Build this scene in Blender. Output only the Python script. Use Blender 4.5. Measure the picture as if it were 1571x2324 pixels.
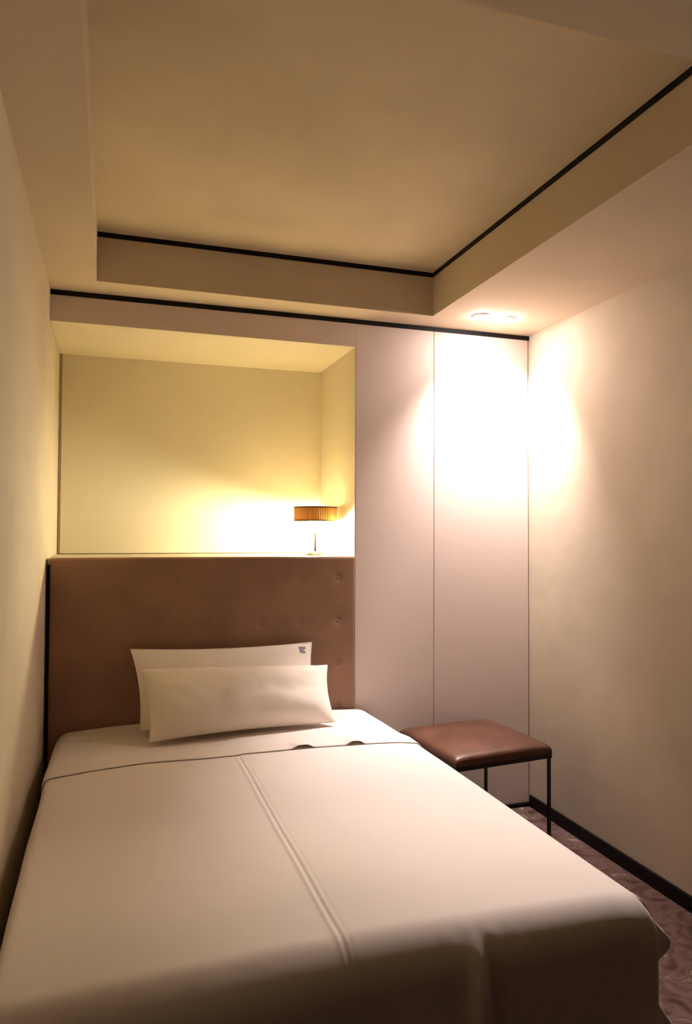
import bpy, bmesh, math, random
from mathutils import Vector, Matrix, noise

random.seed(7)
scene = bpy.context.scene
for o in list(bpy.data.objects):
    bpy.data.objects.remove(o, do_unlink=True)
COL = scene.collection

# ------------------------------------------------------------------ camera
FPX, YAW, PIT, ROL, CAM_H = 1649.28, 0.3129, 0.0264, 0.0045, 1.3892
F = Vector((math.sin(YAW) * math.cos(PIT), math.cos(YAW) * math.cos(PIT), math.sin(PIT)))
R = Vector((math.cos(YAW), -math.sin(YAW), 0))
U = R.cross(F)
R2 = R * math.cos(ROL) + U * math.sin(ROL)
U2 = R2.cross(F)
cam_data = bpy.data.cameras.new('camera')
cam_data.sensor_fit = 'HORIZONTAL'
cam_data.sensor_width = 36.0
cam_data.lens = FPX / 1571.0 * 36.0
cam_data.clip_start = 0.02
cam = bpy.data.objects.new('camera', cam_data)
COL.objects.link(cam)
M = Matrix(((R2.x, U2.x, -F.x, 0), (R2.y, U2.y, -F.y, 0), (R2.z, U2.z, -F.z, CAM_H), (0, 0, 0, 1)))
cam.matrix_world = M
scene.camera = cam

# ------------------------------------------------------------------ light, exposure
DOWN_EMIT = 270.0                        # lenses of the two recessed downlights in the corner of the soffit
DOWN_COL = (1.0, 0.85, 0.82)
BED_BEAM = 222.0                         # beam of the gimbal downlight turned to the bed
WALL_BEAM = 168.0                         # beam of the one by the corner, turned to the wall panels
LAMP_EMIT = 1750.0                       # bulb of the small lamp in the niche
LAMP_COL = (1.0, 0.89, 0.58)
world = bpy.data.worlds.new('world')
scene.world = world
world.use_nodes = True
bgn = world.node_tree.nodes.get('Background')
bgn.inputs[0].default_value = (0.02, 0.015, 0.012, 1)
bgn.inputs[1].default_value = 0.2
vs = scene.view_settings
vs.view_transform = 'Standard'
vs.look = 'None'
vs.exposure = 0.0
vs.gamma = 1.0
vs.use_curve_mapping = False
scene.cycles.use_denoising = True
scene.cycles.max_bounces = 12
scene.cycles.diffuse_bounces = 8

# ------------------------------------------------------------------ dimensions (metres)
D = 3.264            # front face of the back wall
DN = 3.885           # back of the niche
XL, XR = -0.254, 2.046
YF = -4.4            # wall behind the camera
ZS = 2.40            # underside of the dropped soffit
RXL, RXR, RYF, RYB, RZ = -0.067, 1.426, 1.227, 3.095, 2.602
ZN, ZH = 2.272, 1.272
XN, XP = 1.103, 1.510


# ------------------------------------------------------------------ helpers
def link(o, parent=None):
    COL.objects.link(o)
    if parent is not None:
        o.parent = parent
    return o


def mesh_obj(name, bm, mat, parent=None, smooth=False):
    me = bpy.data.meshes.new(name)
    bmesh.ops.recalc_face_normals(bm, faces=bm.faces[:])
    bm.to_mesh(me)
    bm.free()
    if smooth:
        for p in me.polygons:
            p.use_smooth = True
    me.materials.append(mat)
    return link(bpy.data.objects.new(name, me), parent)


def add_box(bm, x0, x1, y0, y1, z0, z1, bev=0.0, seg=2):
    v = [bm.verts.new((x, y, z)) for x in (x0, x1) for y in (y0, y1) for z in (z0, z1)]
    idx = [(0, 1, 3, 2), (4, 6, 7, 5), (0, 4, 5, 1), (2, 3, 7, 6), (0, 2, 6, 4), (1, 5, 7, 3)]
    fs = [bm.faces.new([v[i] for i in f]) for f in idx]
    if bev > 0:
        es = list({e for f in fs for e in f.edges})
        bmesh.ops.bevel(bm, geom=es, offset=bev, segments=seg, profile=0.5, affect='EDGES')


def box(name, dims, mat, parent=None, bev=0.0, seg=2, smooth=False):
    bm = bmesh.new()
    add_box(bm, *dims, bev=bev, seg=seg)
    return mesh_obj(name, bm, mat, parent, smooth)


def add_lathe(bm, prof, n=40, center=(0, 0, 0)):
    rings = []
    for r, z in prof:
        if r < 1e-6:
            rings.append([bm.verts.new((center[0], center[1], center[2] + z))])
        else:
            rings.append([bm.verts.new((center[0] + r * math.cos(2 * math.pi * k / n),
                                        center[1] + r * math.sin(2 * math.pi * k / n),
                                        center[2] + z)) for k in range(n)])
    for a, b in zip(rings, rings[1:]):
        for k in range(n):
            k2 = (k + 1) % n
            if len(a) == 1 and len(b) == 1:
                continue
            if len(a) == 1:
                bm.faces.new((a[0], b[k], b[k2]))
            elif len(b) == 1:
                bm.faces.new((a[k], a[k2], b[0]))
            else:
                bm.faces.new((a[k], a[k2], b[k2], b[k]))


def lathe(name, prof, mat, parent=None, n=40, center=(0, 0, 0), smooth=True):
    bm = bmesh.new()
    add_lathe(bm, prof, n, center)
    o = mesh_obj(name, bm, mat, parent, smooth)
    return o


def tag(o, label, cat, group=None):
    o['label'] = label
    o['category'] = cat
    if group:
        o['group'] = group
    return o


def structure(o):
    o['kind'] = 'structure'
    return o


def empty(name, loc=(0, 0, 0), rz=0.0):
    o = bpy.data.objects.new(name, None)
    o.empty_display_size = 0.05
    COL.objects.link(o)
    o.location = loc
    o.rotation_euler = (0, 0, rz)
    return o


def srgb(h):
    h = h.lstrip('#')
    c = [int(h[i:i + 2], 16) / 255 for i in (0, 2, 4)]
    return tuple(((x / 12.92) if x <= 0.04045 else ((x + 0.055) / 1.055) ** 2.4) for x in c) + (1,)


# ------------------------------------------------------------------ materials
def mat(name, base, rough=0.8, var=0.0, scale=4.0, bump=0.0, bump_scale=60.0, metallic=0.0, spec=0.3,
        alt=None, detail=4.0, sheen=0.0, stretch=None, bump_dist=0.002):
    m = bpy.data.materials.new(name)
    m.use_nodes = True
    nt = m.node_tree
    b = nt.nodes['Principled BSDF']
    b.inputs['Roughness'].default_value = rough
    b.inputs['Metallic'].default_value = metallic
    b.inputs['Specular IOR Level'].default_value = spec
    if sheen:
        b.inputs['Sheen Weight'].default_value = sheen
    tc = nt.nodes.new('ShaderNodeTexCoord')
    mp = nt.nodes.new('ShaderNodeMapping')
    nt.links.new(tc.outputs['Object'], mp.inputs[0])
    if stretch:
        mp.inputs['Scale'].default_value = stretch
    nz = nt.nodes.new('ShaderNodeTexNoise')
    nz.inputs['Scale'].default_value = scale
    nz.inputs['Detail'].default_value = detail
    nt.links.new(mp.outputs[0], nz.inputs['Vector'])
    mix = nt.nodes.new('ShaderNodeMix')
    mix.data_type = 'RGBA'
    b4 = tuple(base[:3]) + (1,)
    if alt is None:
        alt = tuple(max(0.0, c * (1 - var)) for c in base[:3])
    mix.inputs[6].default_value = b4
    mix.inputs[7].default_value = tuple(alt[:3]) + (1,)
    ramp = nt.nodes.new('ShaderNodeMapRange')
    ramp.inputs[1].default_value = 0.35
    ramp.inputs[2].default_value = 0.65
    nt.links.new(nz.outputs[0], ramp.inputs[0])
    nt.links.new(ramp.outputs[0], mix.inputs[0])
    nt.links.new(mix.outputs[2], b.inputs['Base Color'])
    if bump > 0:
        n2 = nt.nodes.new('ShaderNodeTexNoise')
        n2.inputs['Scale'].default_value = bump_scale
        n2.inputs['Detail'].default_value = 5
        nt.links.new(mp.outputs[0], n2.inputs['Vector'])
        bp = nt.nodes.new('ShaderNodeBump')
        bp.inputs['Strength'].default_value = bump
        bp.inputs['Distance'].default_value = bump_dist
        nt.links.new(n2.outputs[0], bp.inputs['Height'])
        nt.links.new(bp.outputs[0], b.inputs['Normal'])
    return m


def emit_mat(name, col, strength):
    m = bpy.data.materials.new(name)
    m.use_nodes = True
    nt = m.node_tree
    nt.nodes.clear()
    e = nt.nodes.new('ShaderNodeEmission')
    e.inputs[0].default_value = tuple(col) + (1,)
    e.inputs[1].default_value = strength
    out = nt.nodes.new('ShaderNodeOutputMaterial')
    nt.links.new(e.outputs[0], out.inputs[0])
    return m


PLASTER = mat('beige_plaster', (0.63, 0.555, 0.43), 0.85, 0.15, 1.6, 0.35, 7, spec=0.15, bump_dist=.008)
CEIL = mat('ceiling_paint', (0.58, 0.49, 0.345), 0.85, 0.15, 2.2, 0.35, 6, spec=0.15, bump_dist=.008)
SOFFIT = mat('soffit_paint', (0.60, 0.51, 0.385), 0.85, 0.06, 2.0, 0.15, 40, spec=0.15)
PANEL = mat('panel_laminate', (0.68, 0.57, 0.51), 0.55, 0.04, 1.2, 0.06, 80, spec=0.25)
NICHE = mat('niche_paint', (0.72, 0.66, 0.51), 0.8, 0.05, 2.0, 0.1, 50, spec=0.15)
BLACK = mat('black_trim', (0.006, 0.005, 0.005), 0.5, 0.2, 20, spec=0.2)
DARKWALL = mat('dark_absorber', (0.06, 0.045, 0.035), 0.6, 0.3, 3, stretch=(6, 6, 0.6))  # for surfaces out of view, kept dark so little light bounces back
BEDDING = mat('white_cotton', (0.76, 0.70, 0.66), 0.9, 0.03, 3.0, 0.12, 90, spec=0.1, sheen=0.1)
PILLOWM = mat('pillow_cotton', (0.85, 0.785, 0.70), 0.9, 0.03, 4.0, 0.15, 60, spec=0.1, sheen=0.1)
LEATHER = mat('brown_leather', (0.30, 0.17, 0.105), 0.5, 0.18, 5.0, 0.2, 140, spec=0.35)
TAN = mat('tan_leather', (0.125, 0.052, 0.030), 0.42, 0.35, 9.0, 0.25, 120, spec=0.4)
STEEL = mat('black_steel', (0.012, 0.010, 0.009), 0.4, 0.2, 30, spec=0.4)
BRASS = mat('bronze_brass', (0.62, 0.36, 0.12), 0.32, 0.15, 30, metallic=1.0)
BRASSD = mat('dark_bronze', (0.10, 0.055, 0.025), 0.4, 0.2, 30, metallic=1.0)
WOOD = mat('bed_base_wood', (0.05, 0.03, 0.02), 0.6, 0.3, 5, stretch=(1, 8, 8))
SLATE = mat('slate_thread', (0.40, 0.37, 0.42), 0.9, 0.2, 50)
WHITEM = mat('white_metal', (0.75, 0.72, 0.68), 0.5, 0.03, 10)


def carpet_material():
    m = bpy.data.materials.new('swirled_carpet')
    m.use_nodes = True
    nt = m.node_tree
    b = nt.nodes['Principled BSDF']
    b.inputs['Roughness'].default_value = 0.95
    b.inputs['Specular IOR Level'].default_value = 0.1
    tc = nt.nodes.new('ShaderNodeTexCoord')
    nz = nt.nodes.new('ShaderNodeTexNoise')
    nz.inputs['Scale'].default_value = 7.0
    nz.inputs['Detail'].default_value = 4.0
    nz.inputs['Distortion'].default_value = 2.2
    nt.links.new(tc.outputs['Object'], nz.inputs['Vector'])
    cr = nt.nodes.new('ShaderNodeValToRGB')
    el = cr.color_ramp.elements
    el[0].position, el[0].color = 0.30, (0.075, 0.042, 0.034, 1)
    el[1].position, el[1].color = 0.72, (0.36, 0.27, 0.23, 1)
    e = el.new(0.45); e.color = (0.135, 0.078, 0.062, 1)
    e = el.new(0.54); e.color = (0.185, 0.118, 0.115, 1)
    e = el.new(0.60); e.color = (0.12, 0.075, 0.055, 1)
    nt.links.new(nz.outputs[0], cr.inputs[0])
    nt.links.new(cr.outputs[0], b.inputs['Base Color'])
    n2 = nt.nodes.new('ShaderNodeTexNoise')
    n2.inputs['Scale'].default_value = 220
    bp = nt.nodes.new('ShaderNodeBump')
    bp.inputs['Strength'].default_value = 0.6
    bp.inputs['Distance'].default_value = 0.006
    nt.links.new(tc.outputs['Object'], n2.inputs['Vector'])
    nt.links.new(n2.outputs[0], bp.inputs['Height'])
    nt.links.new(bp.outputs[0], b.inputs['Normal'])
    return m


CARPET = carpet_material()


def shade_material():
    m = bpy.data.materials.new('amber_shade')
    m.use_nodes = True
    nt = m.node_tree
    b = nt.nodes['Principled BSDF']
    b.inputs['Base Color'].default_value = (0.42, 0.22, 0.07, 1)
    b.inputs['Roughness'].default_value = 0.4
    b.inputs['Metallic'].default_value = 0.6
    t = nt.nodes.new('ShaderNodeBsdfTranslucent')
    t.inputs[0].default_value = (0.75, 0.40, 0.10, 1)
    mx = nt.nodes.new('ShaderNodeMixShader')
    mx.inputs[0].default_value = 0.07
    out = nt.nodes['Material Output']
    nt.links.new(b.outputs[0], mx.inputs[1])
    nt.links.new(t.outputs[0], mx.inputs[2])
    nt.links.new(mx.outputs[0], out.inputs[0])
    return m


SHADE = shade_material()


def diffuser_material():
    m = bpy.data.materials.new('opal_diffuser')
    m.use_nodes = True
    nt = m.node_tree
    b = nt.nodes['Principled BSDF']
    b.inputs['Base Color'].default_value = (0.8, 0.75, 0.65, 1)
    t = nt.nodes.new('ShaderNodeBsdfTranslucent')
    t.inputs[0].default_value = (0.97, 0.93, 0.84, 1)
    mx = nt.nodes.new('ShaderNodeMixShader')
    mx.inputs[0].default_value = 0.95
    nt.links.new(b.outputs[0], mx.inputs[1])
    nt.links.new(t.outputs[0], mx.inputs[2])
    nt.links.new(mx.outputs[0], nt.nodes['Material Output'].inputs[0])
    return m


DIFFUSER = diffuser_material()

# ------------------------------------------------------------------ the room
structure(box('floor', (XL - .12, XR + .12, YF - .1, DN + .12, -0.08, 0.0), CARPET))
structure(box('wall_left', (XL - .12, XL, YF - .1, DN + .12, 0.0, 2.75), PLASTER))
structure(box('wall_right', (XR, XR + .12, YF - .1, DN + .12, 0.0, 2.75), PLASTER))
# dark panels out of view, added to soak up bounce light near the camera
box('bounce_absorber', (XR - .02, XR, YF, 1.25, 0.0, ZS), DARKWALL, bpy.data.objects['wall_right'])
box('bounce_absorber', (XL, XL + .02, YF, 0.70, 0.0, ZS), DARKWALL, bpy.data.objects['wall_left'])
structure(box('wall_front', (XL, XR, YF - .1, YF, 0.0, 2.75), DARKWALL))

bm = bmesh.new()                                                  # header over the niche, niche back, core behind the panels
add_box(bm, XL, XN, D, DN, ZN, 2.75)
add_box(bm, XL, XN, DN, DN + .12, 0, 2.75)
add_box(bm, XN, XR, D + .020, DN + .12, 0, 2.75)
wall_back = structure(mesh_obj('wall_back', bm, PANEL))
p1 = box('panel', (XN, XP - .0013, D, D + .0195, 0.0, 2.379), PANEL, wall_back, bev=.0012, seg=1)
p2 = box('panel', (XP + .0013, XR - .006, D, D + .0195, 0.0, 2.379), PANEL, wall_back, bev=.0012, seg=1)
box('joint_backing', (XP - .006, XP + .006, D + .0155, D + .0205, 0.0, 2.379), PANEL, wall_back)
box('joint_backing', (XR - .012, XR - .0005, D + .0155, D + .0205, 0.0, 2.379), BRASSD, wall_back)
box('niche_panel', (XL + .014, XN - .003, DN - .016, DN, ZH, ZN), NICHE, wall_back, bev=.0015, seg=1)
box('niche_side_panel', (XN - .004, XN, D + .001, DN - .016, ZH, ZN), NICHE, wall_back)
box('niche_soffit', (XL + .001, XN - .004, D + .001, DN - .016, ZN - .004, ZN), NICHE, wall_back)
box('niche_ledge', (XL + .002, XN - .002, D + .045, DN, ZH - .03, ZH - .004), NICHE, wall_back, bev=.002, seg=1)

# ceiling: raised field inside a dropped soffit
ceiling = structure(box('ceiling', (XL, XR, YF, D, RZ, 2.75), CEIL))
for dims in ((XL, RXL, YF, D, ZS, RZ), (RXR, XR, YF, D, ZS, RZ), (RXL, RXR, RYB, D, ZS, RZ), (RXL, RXR, YF, RYF, ZS, RZ)):
    box('soffit', dims, SOFFIT, ceiling)
t1 = structure(box('trim_1', (XL, XR, D - .004, D + .02, 2.379, ZS), BLACK))
bm = bmesh.new()
zt0, zt1 = RZ - .020, RZ
add_box(bm, RXL, RXR, RYB - .004, RYB, zt0, zt1)
add_box(bm, RXR - .004, RXR, RYF, RYB - .004, zt0, zt1)
t2 = structure(mesh_obj('trim_2', bm, BLACK))
structure(box('baseboard_right', (XR - .012, XR, 1.25, D - .014, 0, .058), BLACK, bev=.002, seg=1))
structure(box('baseboard_back', (XN, XR, D - .014, D, 0, .020), BLACK, bev=.002, seg=1))


# ------------------------------------------------------------------ bed
BX0, BX1 = -0.203, 1.165          # outer faces of the hanging cover
BY0, BY1 = 1.330, 3.225
BZ = 0.560

bed = empty('bed', ((BX0 + BX1) / 2, (BY0 + BY1) / 2, 0))
tag(bed, 'single bed with a mattress on a dark low base, under the white cover', 'bed')
bed_inv = Matrix.Translation(-Vector(bed.location))


def into(o, root):
    o.parent = root
    o.matrix_parent_inverse = Matrix.Identity(4)
    o.location = -Vector(root.location)
    return o


into(box('bed_base', (BX0 + .075, BX1 - .075, BY0 + .09, BY1, .10, .30), WOOD, bev=.008), bed)
into(box('mattress', (BX0 + .045, BX1 - .045, BY0 + .05, BY1, .30, BZ - .035), BEDDING, bev=.05, seg=5, smooth=True), bed)
for lx in (BX0 + .12, BX1 - .12):
    for ly in (BY0 + .14, BY1 - .14):
        into(box('leg', (lx - .03, lx + .03, ly - .03, ly + .03, 0, .10), WOOD, bev=.004), bed)


def crown(x, y):
    u = (x - BX0) / (BX1 - BX0) * 2 - 1
    w = max(0.0, 1 - abs(u) ** 2.6)
    return 0.016 * w


def wrinkle(x, y):
    v = noise.noise(Vector((x * 2.6, y * 1.9, 3.1))) * .0050
    v += noise.noise(Vector((x * 7.0, y * 4.5, 8.7))) * .0016
    return v


def roll(s, r):
    """arc length s past the start of the bend -> (outward, down)"""
    if s <= 0:
        return 0.0, 0.0
    q = math.pi * r / 2
    if s < q:
        return r * math.sin(s / r), r * (1 - math.cos(s / r))
    return r, r + (s - q)


def drape(a, b, x0, x1, y0, y1, rx, ry, lift=0.0, zt=BZ):
    """cloth coordinates -> point. x0..x1, y0..y1 are the OUTER faces; the flat part lies inside by the bend radius"""
    fx0, fx1, fy0 = x0 + rx, x1 - rx, y0 + ry
    sx = (a - fx1) if a > fx1 else ((fx0 - a) if a < fx0 else 0.0)
    dirx = 1 if a > fx1 else -1
    sy = (fy0 - b) if b < fy0 else 0.0
    cx = min(max(a, fx0), fx1)
    cy = max(b, fy0)
    if sx <= 0 and sy <= 0:
        z = zt + crown(a, b) + wrinkle(a, b) + lift
        return Vector((a, b, z))
    p = 12.0
    s = (sx ** p + sy ** p) ** (1 / p)
    phi = math.atan2(sy, sx)
    r = rx * math.cos(phi) ** 2 + ry * math.sin(phi) ** 2
    out, dn = roll(s, r)
    along = cy if phi < .5 else cx
    k = min(1.0, max(0.0, (dn - .03) / .3))
    if sx > 0 and sy <= 0:
        out += k * (.010 * math.sin(along * 13.0 + 1.0) + .006 * math.sin(along * 29.0)) * (1 if dirx > 0 else .3)
        out += .006 * noise.noise(Vector((along * 3.5, 2.2, 0))) * min(1, dn / .02)
    if sy > 0 and sx <= 0:
        out += k * (.012 * math.sin(along * 10.0 + .4) + .006 * math.sin(along * 23.0))
        out += .003 * math.sin(along * 125) * math.exp(-((along - .74) / .09) ** 2) * min(1, dn / .02) * max(0, 1 - dn / .11)
        g = (along - .715) / .022
        out += .030 * min(1, max(0, (dn - .02) / .10)) * math.exp(-g * g)
        g = (along - .755) / .02
        out -= .018 * min(1, max(0, (dn - .02) / .10)) * math.exp(-g * g)
    if sx > 0 and sy > 0 and dirx > 0:                    # the gathered corner of the cover
        w = math.exp(-((phi - .45) / .24) ** 2)
        w2 = math.exp(-((phi - 1.0) / .13) ** 2)
        bulge = .062 * math.exp(-((dn - .11) / .05) ** 2) + .07 * min(1, max(0, (dn - .20) / .10))
        out += w * bulge - w2 * .038 * min(1, dn / .03)
    z = zt + crown(cx, cy) + wrinkle(cx, cy) + lift - dn
    return Vector((cx + dirx * out * math.cos(phi), cy - out * math.sin(phi), z))


def cloth(name, A, B, fn, matl, thick):
    bm = bmesh.new()
    g = [[bm.verts.new(fn(a, b)) for a in A] for b in B]
    for j in range(len(B) - 1):
        for i in range(len(A) - 1):
            bm.faces.new((g[j][i], g[j][i + 1], g[j + 1][i + 1], g[j + 1][i]))
    me = bpy.data.meshes.new(name)
    bm.to_mesh(me)
    bm.free()
    for p in me.polygons:
        p.use_smooth = True
    me.materials.append(matl)
    o = link(bpy.data.objects.new(name, me))
    s = o.modifiers.new('thickness', 'SOLIDIFY')
    s.thickness = thick
    s.offset = -1
    return o


def span(a, b, n):
    return [a + (b - a) * i / n for i in range(n + 1)]


RXB, RYB_ = .024, .088
HANG = .43
SEAM_X = .440


def puff(a, b):
    """right field a touch fuller than the left; soft puffs under the turned-down sheet"""
    v = .004 * min(1, max(0, (a - SEAM_X) / .03)) * min(1, max(0, (BX1 - .03 - a) / .05))
    if b > 2.2 and -.1 < a < .5:
        v += .010 * math.exp(-((a - .12) / .10) ** 2 - ((b - 2.50) / .12) ** 2)
        v -= .004 * math.exp(-((a - .34) / .05) ** 2 - ((b - 2.48) / .14) ** 2)
    return v


def duvet_fn(a, b):
    p = drape(a, b, BX0, BX1, BY0, BY1, RXB, RYB_)
    if a > SEAM_X - .3 and BX0 + RXB < a < BX1 - RXB:
        # raised double seam down the middle, right field a touch fuller
        sx = SEAM_X + .004 * noise.noise(Vector((b * 3, 0, 0)))
        d1 = (a - sx) / .0055
        d2 = (a - sx - .016) / .0045
        f = min(1, max(0, (b - 1.30) / .12)) * min(1, max(0, (2.645 - b) / .02))
        p.z += f * (.0028 * math.exp(-d1 * d1) + .0016 * math.exp(-d2 * d2))
        d3 = (a - sx - .008) / .004
        p.z -= f * .0012 * math.exp(-d3 * d3)
    p.z += puff(a, b)
    return p


A = span(BX0 + RXB - HANG, BX0 + RXB - .09, 10) + span(BX0 + RXB - .08, SEAM_X - .03, 70) \
    + span(SEAM_X - .026, SEAM_X + .034, 40) + span(SEAM_X + .045, BX1 - RXB + .10, 80) + span(BX1 - RXB + .115, BX1 - RXB + HANG, 24)
B = span(BY0 + RYB_ - HANG - .03, BY0 + RYB_ - .16, 22) + span(BY0 + RYB_ - .15, BY0 + RYB_ + .02, 28) + span(BY0 + RYB_ + .03, 2.712, 110)
duvet = cloth('duvet', A, B, duvet_fn, BEDDING, .012)
tag(duvet, 'large off-white duvet with a centre seam, spread over the bed and hanging at its foot', 'duvet')


def sheet_fn(a, b):
    lift = .0048 + puff(a, b)
    fr = (b - 2.64) / (3.22 - 2.64)
    # front edge wanders a little
    if b < 2.75:
        t = 1 - (b - 2.64) / .11
        edge = .010 * noise.noise(Vector((a * 4, 1.7, 0))) - (.028 * max(0, (.15 - a) / .35) ** 1.5 if a < .15 else 0)
        yy = b + t * edge
    else:
        t = 0
        yy = b
    for cx, wd, hh in ((.690, .034, .012), (.897, .030, .013)):
        g = math.exp(-((a - cx) / wd) ** 4)
        lift += hh * g * max(0, t) ** 1.2
    sag = .010 * min(1, max(0, (b - 2.73) / .1))
    p = drape(a, b, BX0 - .0055, BX1 + .0055, BY0, BY1, RXB + .0055 + .045 * max(0, fr - .17), RYB_, lift - sag)
    p.y += yy - b
    return p


A2 = span(BX0 + RXB - .25, BX0 + RXB - .09, 6) + span(BX0 + RXB - .08, .60, 60) + span(.61, .98, 74) + span(.99, BX1 - RXB + .10, 30) + span(BX1 - RXB + .115, BX1 - RXB + .30, 8)
B2 = span(2.64, 2.78, 18) + span(2.79, 3.222, 36)
sheet = cloth('turned_down_sheet', A2, B2, sheet_fn, BEDDING, .0022)
tag(sheet, 'white sheet turned down over the head end of the duvet, under the pillows', 'sheet')


# ------------------------------------------------------------------ pillows
def pillow(name, TL, TR, BR, BL, t_front, t_back, seed, label):
    TL, TR, BR, BL = map(Vector, (TL, TR, BR, BL))
    org = (BL + BR) / 2
    root = empty(name, tuple(org))
    tag(root, label, 'pillow', 'pillows against the headboard')
    nrm = ((BR - BL).cross(TL - BL)).normalized()
    if nrm.y > 0:
        nrm = -nrm
    N, K = 56, 34
    bm = bmesh.new()

    def pt(u, v, side):
        uu, vv = u * 2 - 1, v * 2 - 1
        # sides draw in between the corners
        su = uu * (1 - .045 * (1 - vv * vv))
        sv = vv * (1 - .085 * (1 - uu * uu))
        a, c = (su + 1) / 2, (sv + 1) / 2
        base = BL.lerp(BR, a).lerp(TL.lerp(TR, a), c)
        h = max(0.0, (1 - abs(uu) ** 3.2)) ** .62 * max(0.0, (1 - abs(vv) ** 2.6)) ** .62
        n1 = noise.noise(Vector((u * 5 + seed, v * 3.2, side * 4.0)))
        n2 = noise.noise(Vector((u * 13 + seed, v * 6, side * 9.0)))
        # pulled creases radiating from middle of the long edges
        cr = 0
        for (eu, ev, s) in ((.52, 1.0, .010), (.55, 0.0, .012)):
            dv = abs(v - ev)
            cr += s * math.exp(-((u - eu - .04 * (dv)) / .012) ** 2) * math.exp(-dv / .14)
        th = (t_front if side > 0 else t_back) * h
        nk = 1.0 if (side > 0 and t_front > .05) else .3
        off = side * (th + nk * h * (.013 * n1 + .0065 * n2) - cr * min(1, h * 2))
        return base + nrm * off - org

    grid = {}
    for side in (1, -1):
        for j in range(K + 1):
            for i in range(N + 1):
                onedge = i in (0, N) or j in (0, K)
                if side == -1 and onedge:
                    grid[(-1, i, j)] = grid[(1, i, j)]
                    continue
                # sample denser near the rim
                u = .5 - .5 * math.cos(math.pi * i / N) * (.55 + .45 * abs(math.cos(math.pi * i / N)))
                v = .5 - .5 * math.cos(math.pi * j / K) * (.55 + .45 * abs(math.cos(math.pi * j / K)))
                grid[(side, i, j)] = bm.verts.new(pt(u, v, side))
    for side in (1, -1):
        for j in range(K):
            for i in range(N):
                q = [grid[(side, i, j)], grid[(side, i + 1, j)], grid[(side, i + 1, j + 1)], grid[(side, i, j + 1)]]
                if side < 0:
                    q.reverse()
                bm.faces.new(q)
    cover = mesh_obj('pillowcase', bm, PILLOWM, root, smooth=True)
    # piped seam round the rim
    bm = bmesh.new()
    rim = []
    for i in range(0, N):
        rim.append((i / N, 0.0))
    for j in range(0, K):
        rim.append((1.0, j / K))
    for i in range(0, N):
        rim.append((1 - i / N, 1.0))
    for j in range(0, K):
        rim.append((0.0, 1 - j / K))
    pts = [pt(u, v, 1) for u, v in rim]
    n = len(pts)
    rings = []
    for k in range(n):
        tg = (pts[(k + 1) % n] - pts[k - 1]).normalized()
        s = tg.cross(nrm).normalized()
        w = nrm
        rings.append([bm.verts.new(pts[k] + (s * math.cos(q) + w * math.sin(q)) * .0028) for q in [2 * math.pi * m / 6 for m in range(6)]])
    for k in range(n):
        for m in range(6):
            bm.faces.new((rings[k][m], rings[(k + 1) % n][m], rings[(k + 1) % n][(m + 1) % 6], rings[k][(m + 1) % 6]))
    mesh_obj('seam', bm, PILLOWM, root, smooth=True)
    return root, nrm, pt


rear, rn, rpt = pillow('pillow', (.086, 3.185, .890), (.872, 3.195, .884), (.860, 3.040, .600), (.121, 3.000, .600), .022, .050, 1.3,
                       'rear white pillow against the headboard, small grey mark in its top corner')
front, fnm, fpt = pillow('pillow', (.120, 3.085, .825), (.920, 3.105, .795), (.909, 2.939, .587), (.151, 2.871, .587), .105, .016, 5.9,
                         'front white pillow lying lower and further right, nearest the foot of the bed')
# small embroidered mark in the corner of the rear pillow: three short stitched strokes
bm = bmesh.new()
for (u0, v0, u1, v1) in ((.925, .935, .965, .925), (.93, .905, .955, .898), (.935, .875, .965, .862)):
    a = rpt(u0, v0, 1) + rn * .002
    b = rpt(u1, v1, 1) + rn * .002
    up = Vector((0, .3, 1)).normalized() * .004
    vv = [bm.verts.new(p + off * up + rn * d) for d in (0, .0015) for p, off in ((a, -1), (b, -1), (b, 1), (a, 1))]
    for f in ((0, 1, 2, 3), (4, 5, 6, 7), (0, 1, 5, 4), (1, 2, 6, 5), (2, 3, 7, 6), (3, 0, 4, 7)):
        bm.faces.new([vv[i] for i in f])
em = mesh_obj('embroidered_mark', bm, SLATE, rear)
em['label'] = 'small grey-blue embroidered mark'

# ------------------------------------------------------------------ headboard
HX0, HX1, HY, HZ0, HZ1 = -.238, 1.097, 3.238, .22, ZH
hb = empty('headboard', ((HX0 + HX1) / 2, HY + .03, HZ0))
tag(hb, 'brown leather headboard with shallow button tufts, behind the pillows', 'headboard')
BTN = []
for r_ in range(4):
    for c_ in range(7):
        BTN.append((1.010 - .182 * c_, 1.172 - .199 * r_))


def hb_surface(x, z):
    d = 0.0
    for bx, bz in BTN:
        q = ((x - bx) ** 2 + (z - bz) ** 2)
        if q < .02:
            d += (.0038 * math.exp(-q / (.016 ** 2)) + .0018 * math.exp(-q / (.045 ** 2)))
    ex = min(x - HX0, HX1 - x, HZ1 - z)
    rr = .014
    if ex < rr:
        d += rr - math.sqrt(max(0, rr * rr - (rr - ex) ** 2))
    d += .0012 * noise.noise(Vector((x * 6, z * 6, 4)))
    return HY + d


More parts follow.
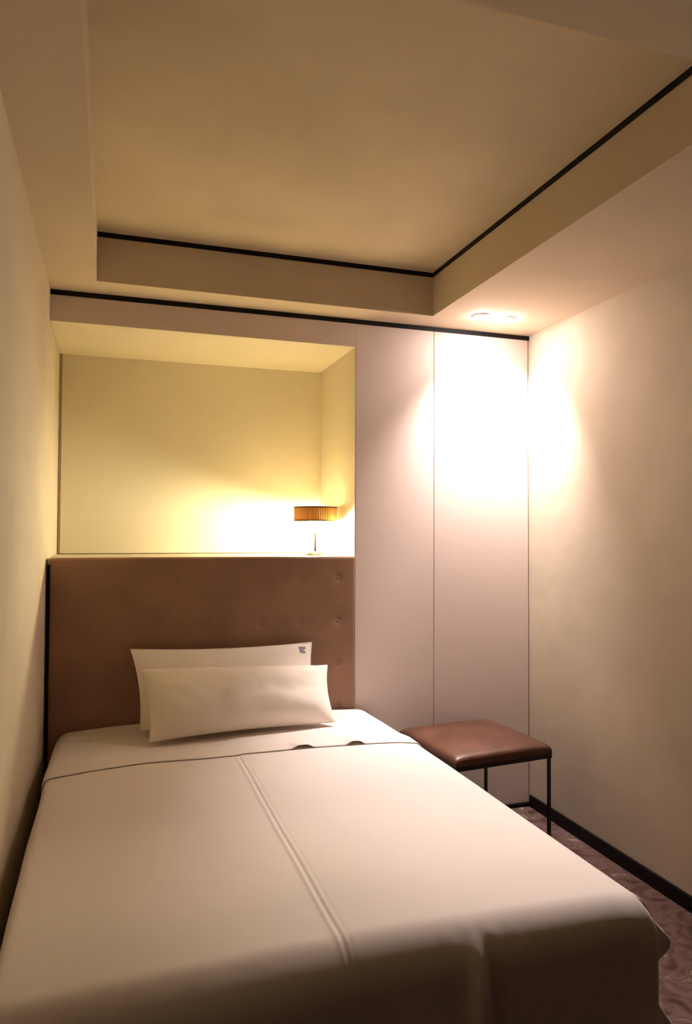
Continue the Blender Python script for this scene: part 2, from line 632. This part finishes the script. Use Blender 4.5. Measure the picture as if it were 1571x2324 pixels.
bm = bmesh.new()
xs = span(HX0, HX0 + .016, 6) + span(HX0 + .022, HX1 - .022, 170) + span(HX1 - .016, HX1, 6)
zs = span(HZ0, HZ1 - .022, 120) + span(HZ1 - .016, HZ1, 6)
g = [[bm.verts.new((x, hb_surface(x, z), z)) for x in xs] for z in zs]
for j in range(len(zs) - 1):
    for i in range(len(xs) - 1):
        bm.faces.new((g[j][i], g[j][i + 1], g[j + 1][i + 1], g[j + 1][i]))
back = {}
YB = HY + .062
loop = [(i, 0) for i in range(len(xs))] + [(len(xs) - 1, j) for j in range(1, len(zs))] + [(i, len(zs) - 1) for i in range(len(xs) - 2, -1, -1)] + [(0, j) for j in range(len(zs) - 2, 0, -1)]
bl = [bm.verts.new((xs[i], YB, zs[j])) for i, j in loop]
for k in range(len(loop)):
    k2 = (k + 1) % len(loop)
    bm.faces.new((g[loop[k][1]][loop[k][0]], bl[k], bl[k2], g[loop[k2][1]][loop[k2][0]]))
bm.faces.new(bl)
into(mesh_obj('upholstery', bm, LEATHER, hb, smooth=True), hb)
bm = bmesh.new()
add_lathe(bm, [(0, .0035), (.003, .0032), (.0052, .0022), (.0062, .0005), (.0062, -.001)], 14)
bmesh.ops.rotate(bm, verts=bm.verts, cent=(0, 0, 0), matrix=Matrix.Rotation(math.pi / 2, 3, 'X'))
bt = mesh_obj('button', bm, LEATHER, hb, smooth=True)
first = True
for bx, bz in BTN:
    o = bt if first else link(bt.copy(), hb)
    first = False
    o.parent = hb
    o.location = Vector((bx, hb_surface(bx, bz) + .0005, bz)) - Vector(hb.location)
into(box('frame', (HX0 + .01, HX1 - .01, YB, YB + .012, 0.0, HZ1 - .05), WOOD), hb)

# ------------------------------------------------------------------ small lamp in the niche
LX, LY = .972, 3.500
lamp = empty('table_lamp', (LX, LY, ZH - .004))
tag(lamp, 'small bronze drum-shade lamp glowing on the niche ledge above the headboard', 'lamp')
zb = ZH - .004
lathe('base', [(0, 0), (.046, 0), (.046, .006), (.040, .010), (.012, .013), (.008, .020), (0, .020)], BRASSD, lamp, 36)
lathe('stem', [(0, .018), (.0045, .018), (.0045, .100), (.010, .102), (.010, .112), (0, .112)], BRASSD, lamp, 16)
S0, S1, SR = 1.441 - zb, 1.507 - zb, .1065
bm = bmesh.new()                                          # pleated metal drum, open above and below
n = 120
rings = []
for (dr, z) in ((0, S0), (0, S1), (-.0022, S1), (-.0022, S0)):
    rings.append([bm.verts.new(((SR + dr + .0009 * math.cos(k * math.pi)) * math.cos(2 * math.pi * k / n),
                                (SR + dr + .0009 * math.cos(k * math.pi)) * math.sin(2 * math.pi * k / n), z)) for k in range(n)])
for q in range(4):
    a, b = rings[q], rings[(q + 1) % 4]
    for k in range(n):
        bm.faces.new((a[k], a[(k + 1) % n], b[(k + 1) % n], b[k]))
shade = mesh_obj('lamp_shade', bm, SHADE, lamp)
for z0 in (S0 - .003, S1 - .003):
    bm = bmesh.new()
    rs = []
    for (r, z) in ((SR - .003, z0), (SR + .003, z0), (SR + .003, z0 + .006), (SR - .003, z0 + .006)):
        rs.append([bm.verts.new((r * math.cos(2 * math.pi * k / 72), r * math.sin(2 * math.pi * k / 72), z)) for k in range(72)])
    for q in range(4):
        for k in range(72):
            bm.faces.new((rs[q][k], rs[q][(k + 1) % 72], rs[(q + 1) % 4][(k + 1) % 72], rs[(q + 1) % 4][k]))
    mesh_obj('rim', bm, BRASSD, shade)
bm = bmesh.new()                                          # spider that carries the shade
for k in range(3):
    a = 2 * math.pi * k / 3 + .4
    m = Matrix.Rotation(a, 4, 'Z')
    b2 = bmesh.new()
    add_box(b2, .006, SR - .001, -.0015, .0015, S0 + .001, S0 + .004)
    for v in b2.verts:
        v.co = m @ v.co
    me = bpy.data.meshes.new('tmp'); b2.to_mesh(me); b2.free()
    bm.from_mesh(me)
    bpy.data.meshes.remove(me)
mesh_obj('shade_carrier', bm, BRASSD, lamp)
BULB = emit_mat('warm_bulb', LAMP_COL, LAMP_EMIT)
lathe('bulb', [(0, .111), (.011, .111), (.016, .116), (.0235, .126), (.026, .138), (.0235, .150), (.016, .160), (.008, .1635), (0, .1645)], BULB, lamp, 28)
lathe('diffuser', [(0, S1 - .006), (SR - .004, S1 - .006), (SR - .004, S1 - .0045), (0, S1 - .0045)], DIFFUSER, lamp, 48)  # unseen disc, added to soften the lamp's upward light
lathe('shade_rod', [(.002, .164), (.002, S0 + .003), (.0, S0 + .003)], BRASSD, lamp, 8)

# ------------------------------------------------------------------ recessed downlights in the corner of the soffit
GLASS = emit_mat('lit_lens', DOWN_COL, DOWN_EMIT)


def downlight(x, y, label, aim, power, cone, oval=(1.0, 1.0)):
    root = empty('downlight', (x, y, ZS))
    tag(root, label, 'ceiling light', 'recessed downlights in the corner of the soffit')
    lathe('trim_ring', [(.033, -.0005), (.033, -.004), (.036, -.005), (.043, -.003), (.045, -.0005)], WHITEM, root, 40)
    lathe('lens', [(0, -.0180), (.012, -.0170), (.022, -.0140), (.029, -.0085), (.0325, -.0012), (.0325, -.0004), (0, -.0004)], GLASS, root, 40)
    ld = bpy.data.lights.new('beam', 'SPOT')
    ld.energy = power
    ld.color = DOWN_COL
    ld.spot_size = math.radians(cone)
    ld.spot_blend = 1.0
    ld.shadow_soft_size = .03
    lo = bpy.data.objects.new('beam', ld)
    COL.objects.link(lo)
    lo.parent = root
    p0 = Vector((0, 0, -.042))
    d = (Vector(aim) - (Vector((x, y, ZS)) + p0)).normalized()
    ly = (Vector((0, 1, 0)) - d * d.y).normalized()            # oval beam, its long axis along the room
    lx = ly.cross(-d)
    rot = Matrix((lx, ly, -d)).transposed().to_4x4()
    lo.matrix_local = Matrix.Translation(p0) @ rot @ Matrix.Diagonal((oval[0], oval[1], 1, 1))
    return root


downlight(1.640, 3.020, 'glaring recessed downlight beside the ceiling recess, left of the two in the corner', (1.11, 2.20, .56), BED_BEAM, 60, (.78, 1.38))
downlight(1.775, 3.025, 'glaring recessed downlight nearest the right wall, above the stool', (1.82, 3.264, 1.72), WALL_BEAM, 104)

# ------------------------------------------------------------------ stool
ST = empty('stool', (1.553, 2.945, 0), math.radians(6))
tag(ST, 'low stool with tan leather seat on thin black legs, beside the bed', 'stool')
SW, SH = .245, .482
bm = bmesh.new()
n = 26
top, bot = {}, {}


def seat_pt(u, v, s):
    d = max(abs(u), abs(v))
    e = (max(0, 1 - abs(u) ** 8) * max(0, 1 - abs(v) ** 8)) ** .5
    z = SH - .045 + (.045 + .014 * (1 - u * u) * (1 - v * v)) * e ** .33 if s > 0 else SH - .045
    z += (.0015 * noise.noise(Vector((u * 3, v * 3, 5)))) if s > 0 else 0
    return Vector((u * SW, v * SW, z))


for j in range(n + 1):
    for i in range(n + 1):
        u = math.sin((i / n * 2 - 1) * math.pi / 2)
        v = math.sin((j / n * 2 - 1) * math.pi / 2)
        top[i, j] = bm.verts.new(seat_pt(u, v, 1))
for j in range(n):
    for i in range(n):
        bm.faces.new((top[i, j], top[i + 1, j], top[i + 1, j + 1], top[i, j + 1]))
ed = [top[i, 0] for i in range(n)] + [top[n, j] for j in range(n)] + [top[i, n] for i in range(n, 0, -1)] + [top[0, j] for j in range(n, 0, -1)]
bm.faces.new(ed)
mesh_obj('seat', bm, TAN, ST, smooth=True)
bm = bmesh.new()
zt = SH - .045
w = SW - .002
for d in ((-w, w, -w, -w + .02), (-w, w, w - .02, w), (-w, -w + .02, -w + .02, w - .02), (w - .02, w, -w + .02, w - .02)):
    add_box(bm, *d, zt - .020, zt)
mesh_obj('seat_frame', bm, STEEL, ST)
for sx in (-1, 1):
    for sy in (-1, 1):
        cx, cy = sx * (w - .009), sy * (w - .009)
        box('leg', (cx - .0065, cx + .0065, cy - .0065, cy + .0065, 0.0, zt - .018), STEEL, ST, bev=.001, seg=1)
for sx in (-1, 1):
    cx = sx * (w - .009)
    box('floor_rail', (cx - .008, cx + .008, -w + .018, w - .018, .0, .016), STEEL, ST, bev=.001, seg=1)
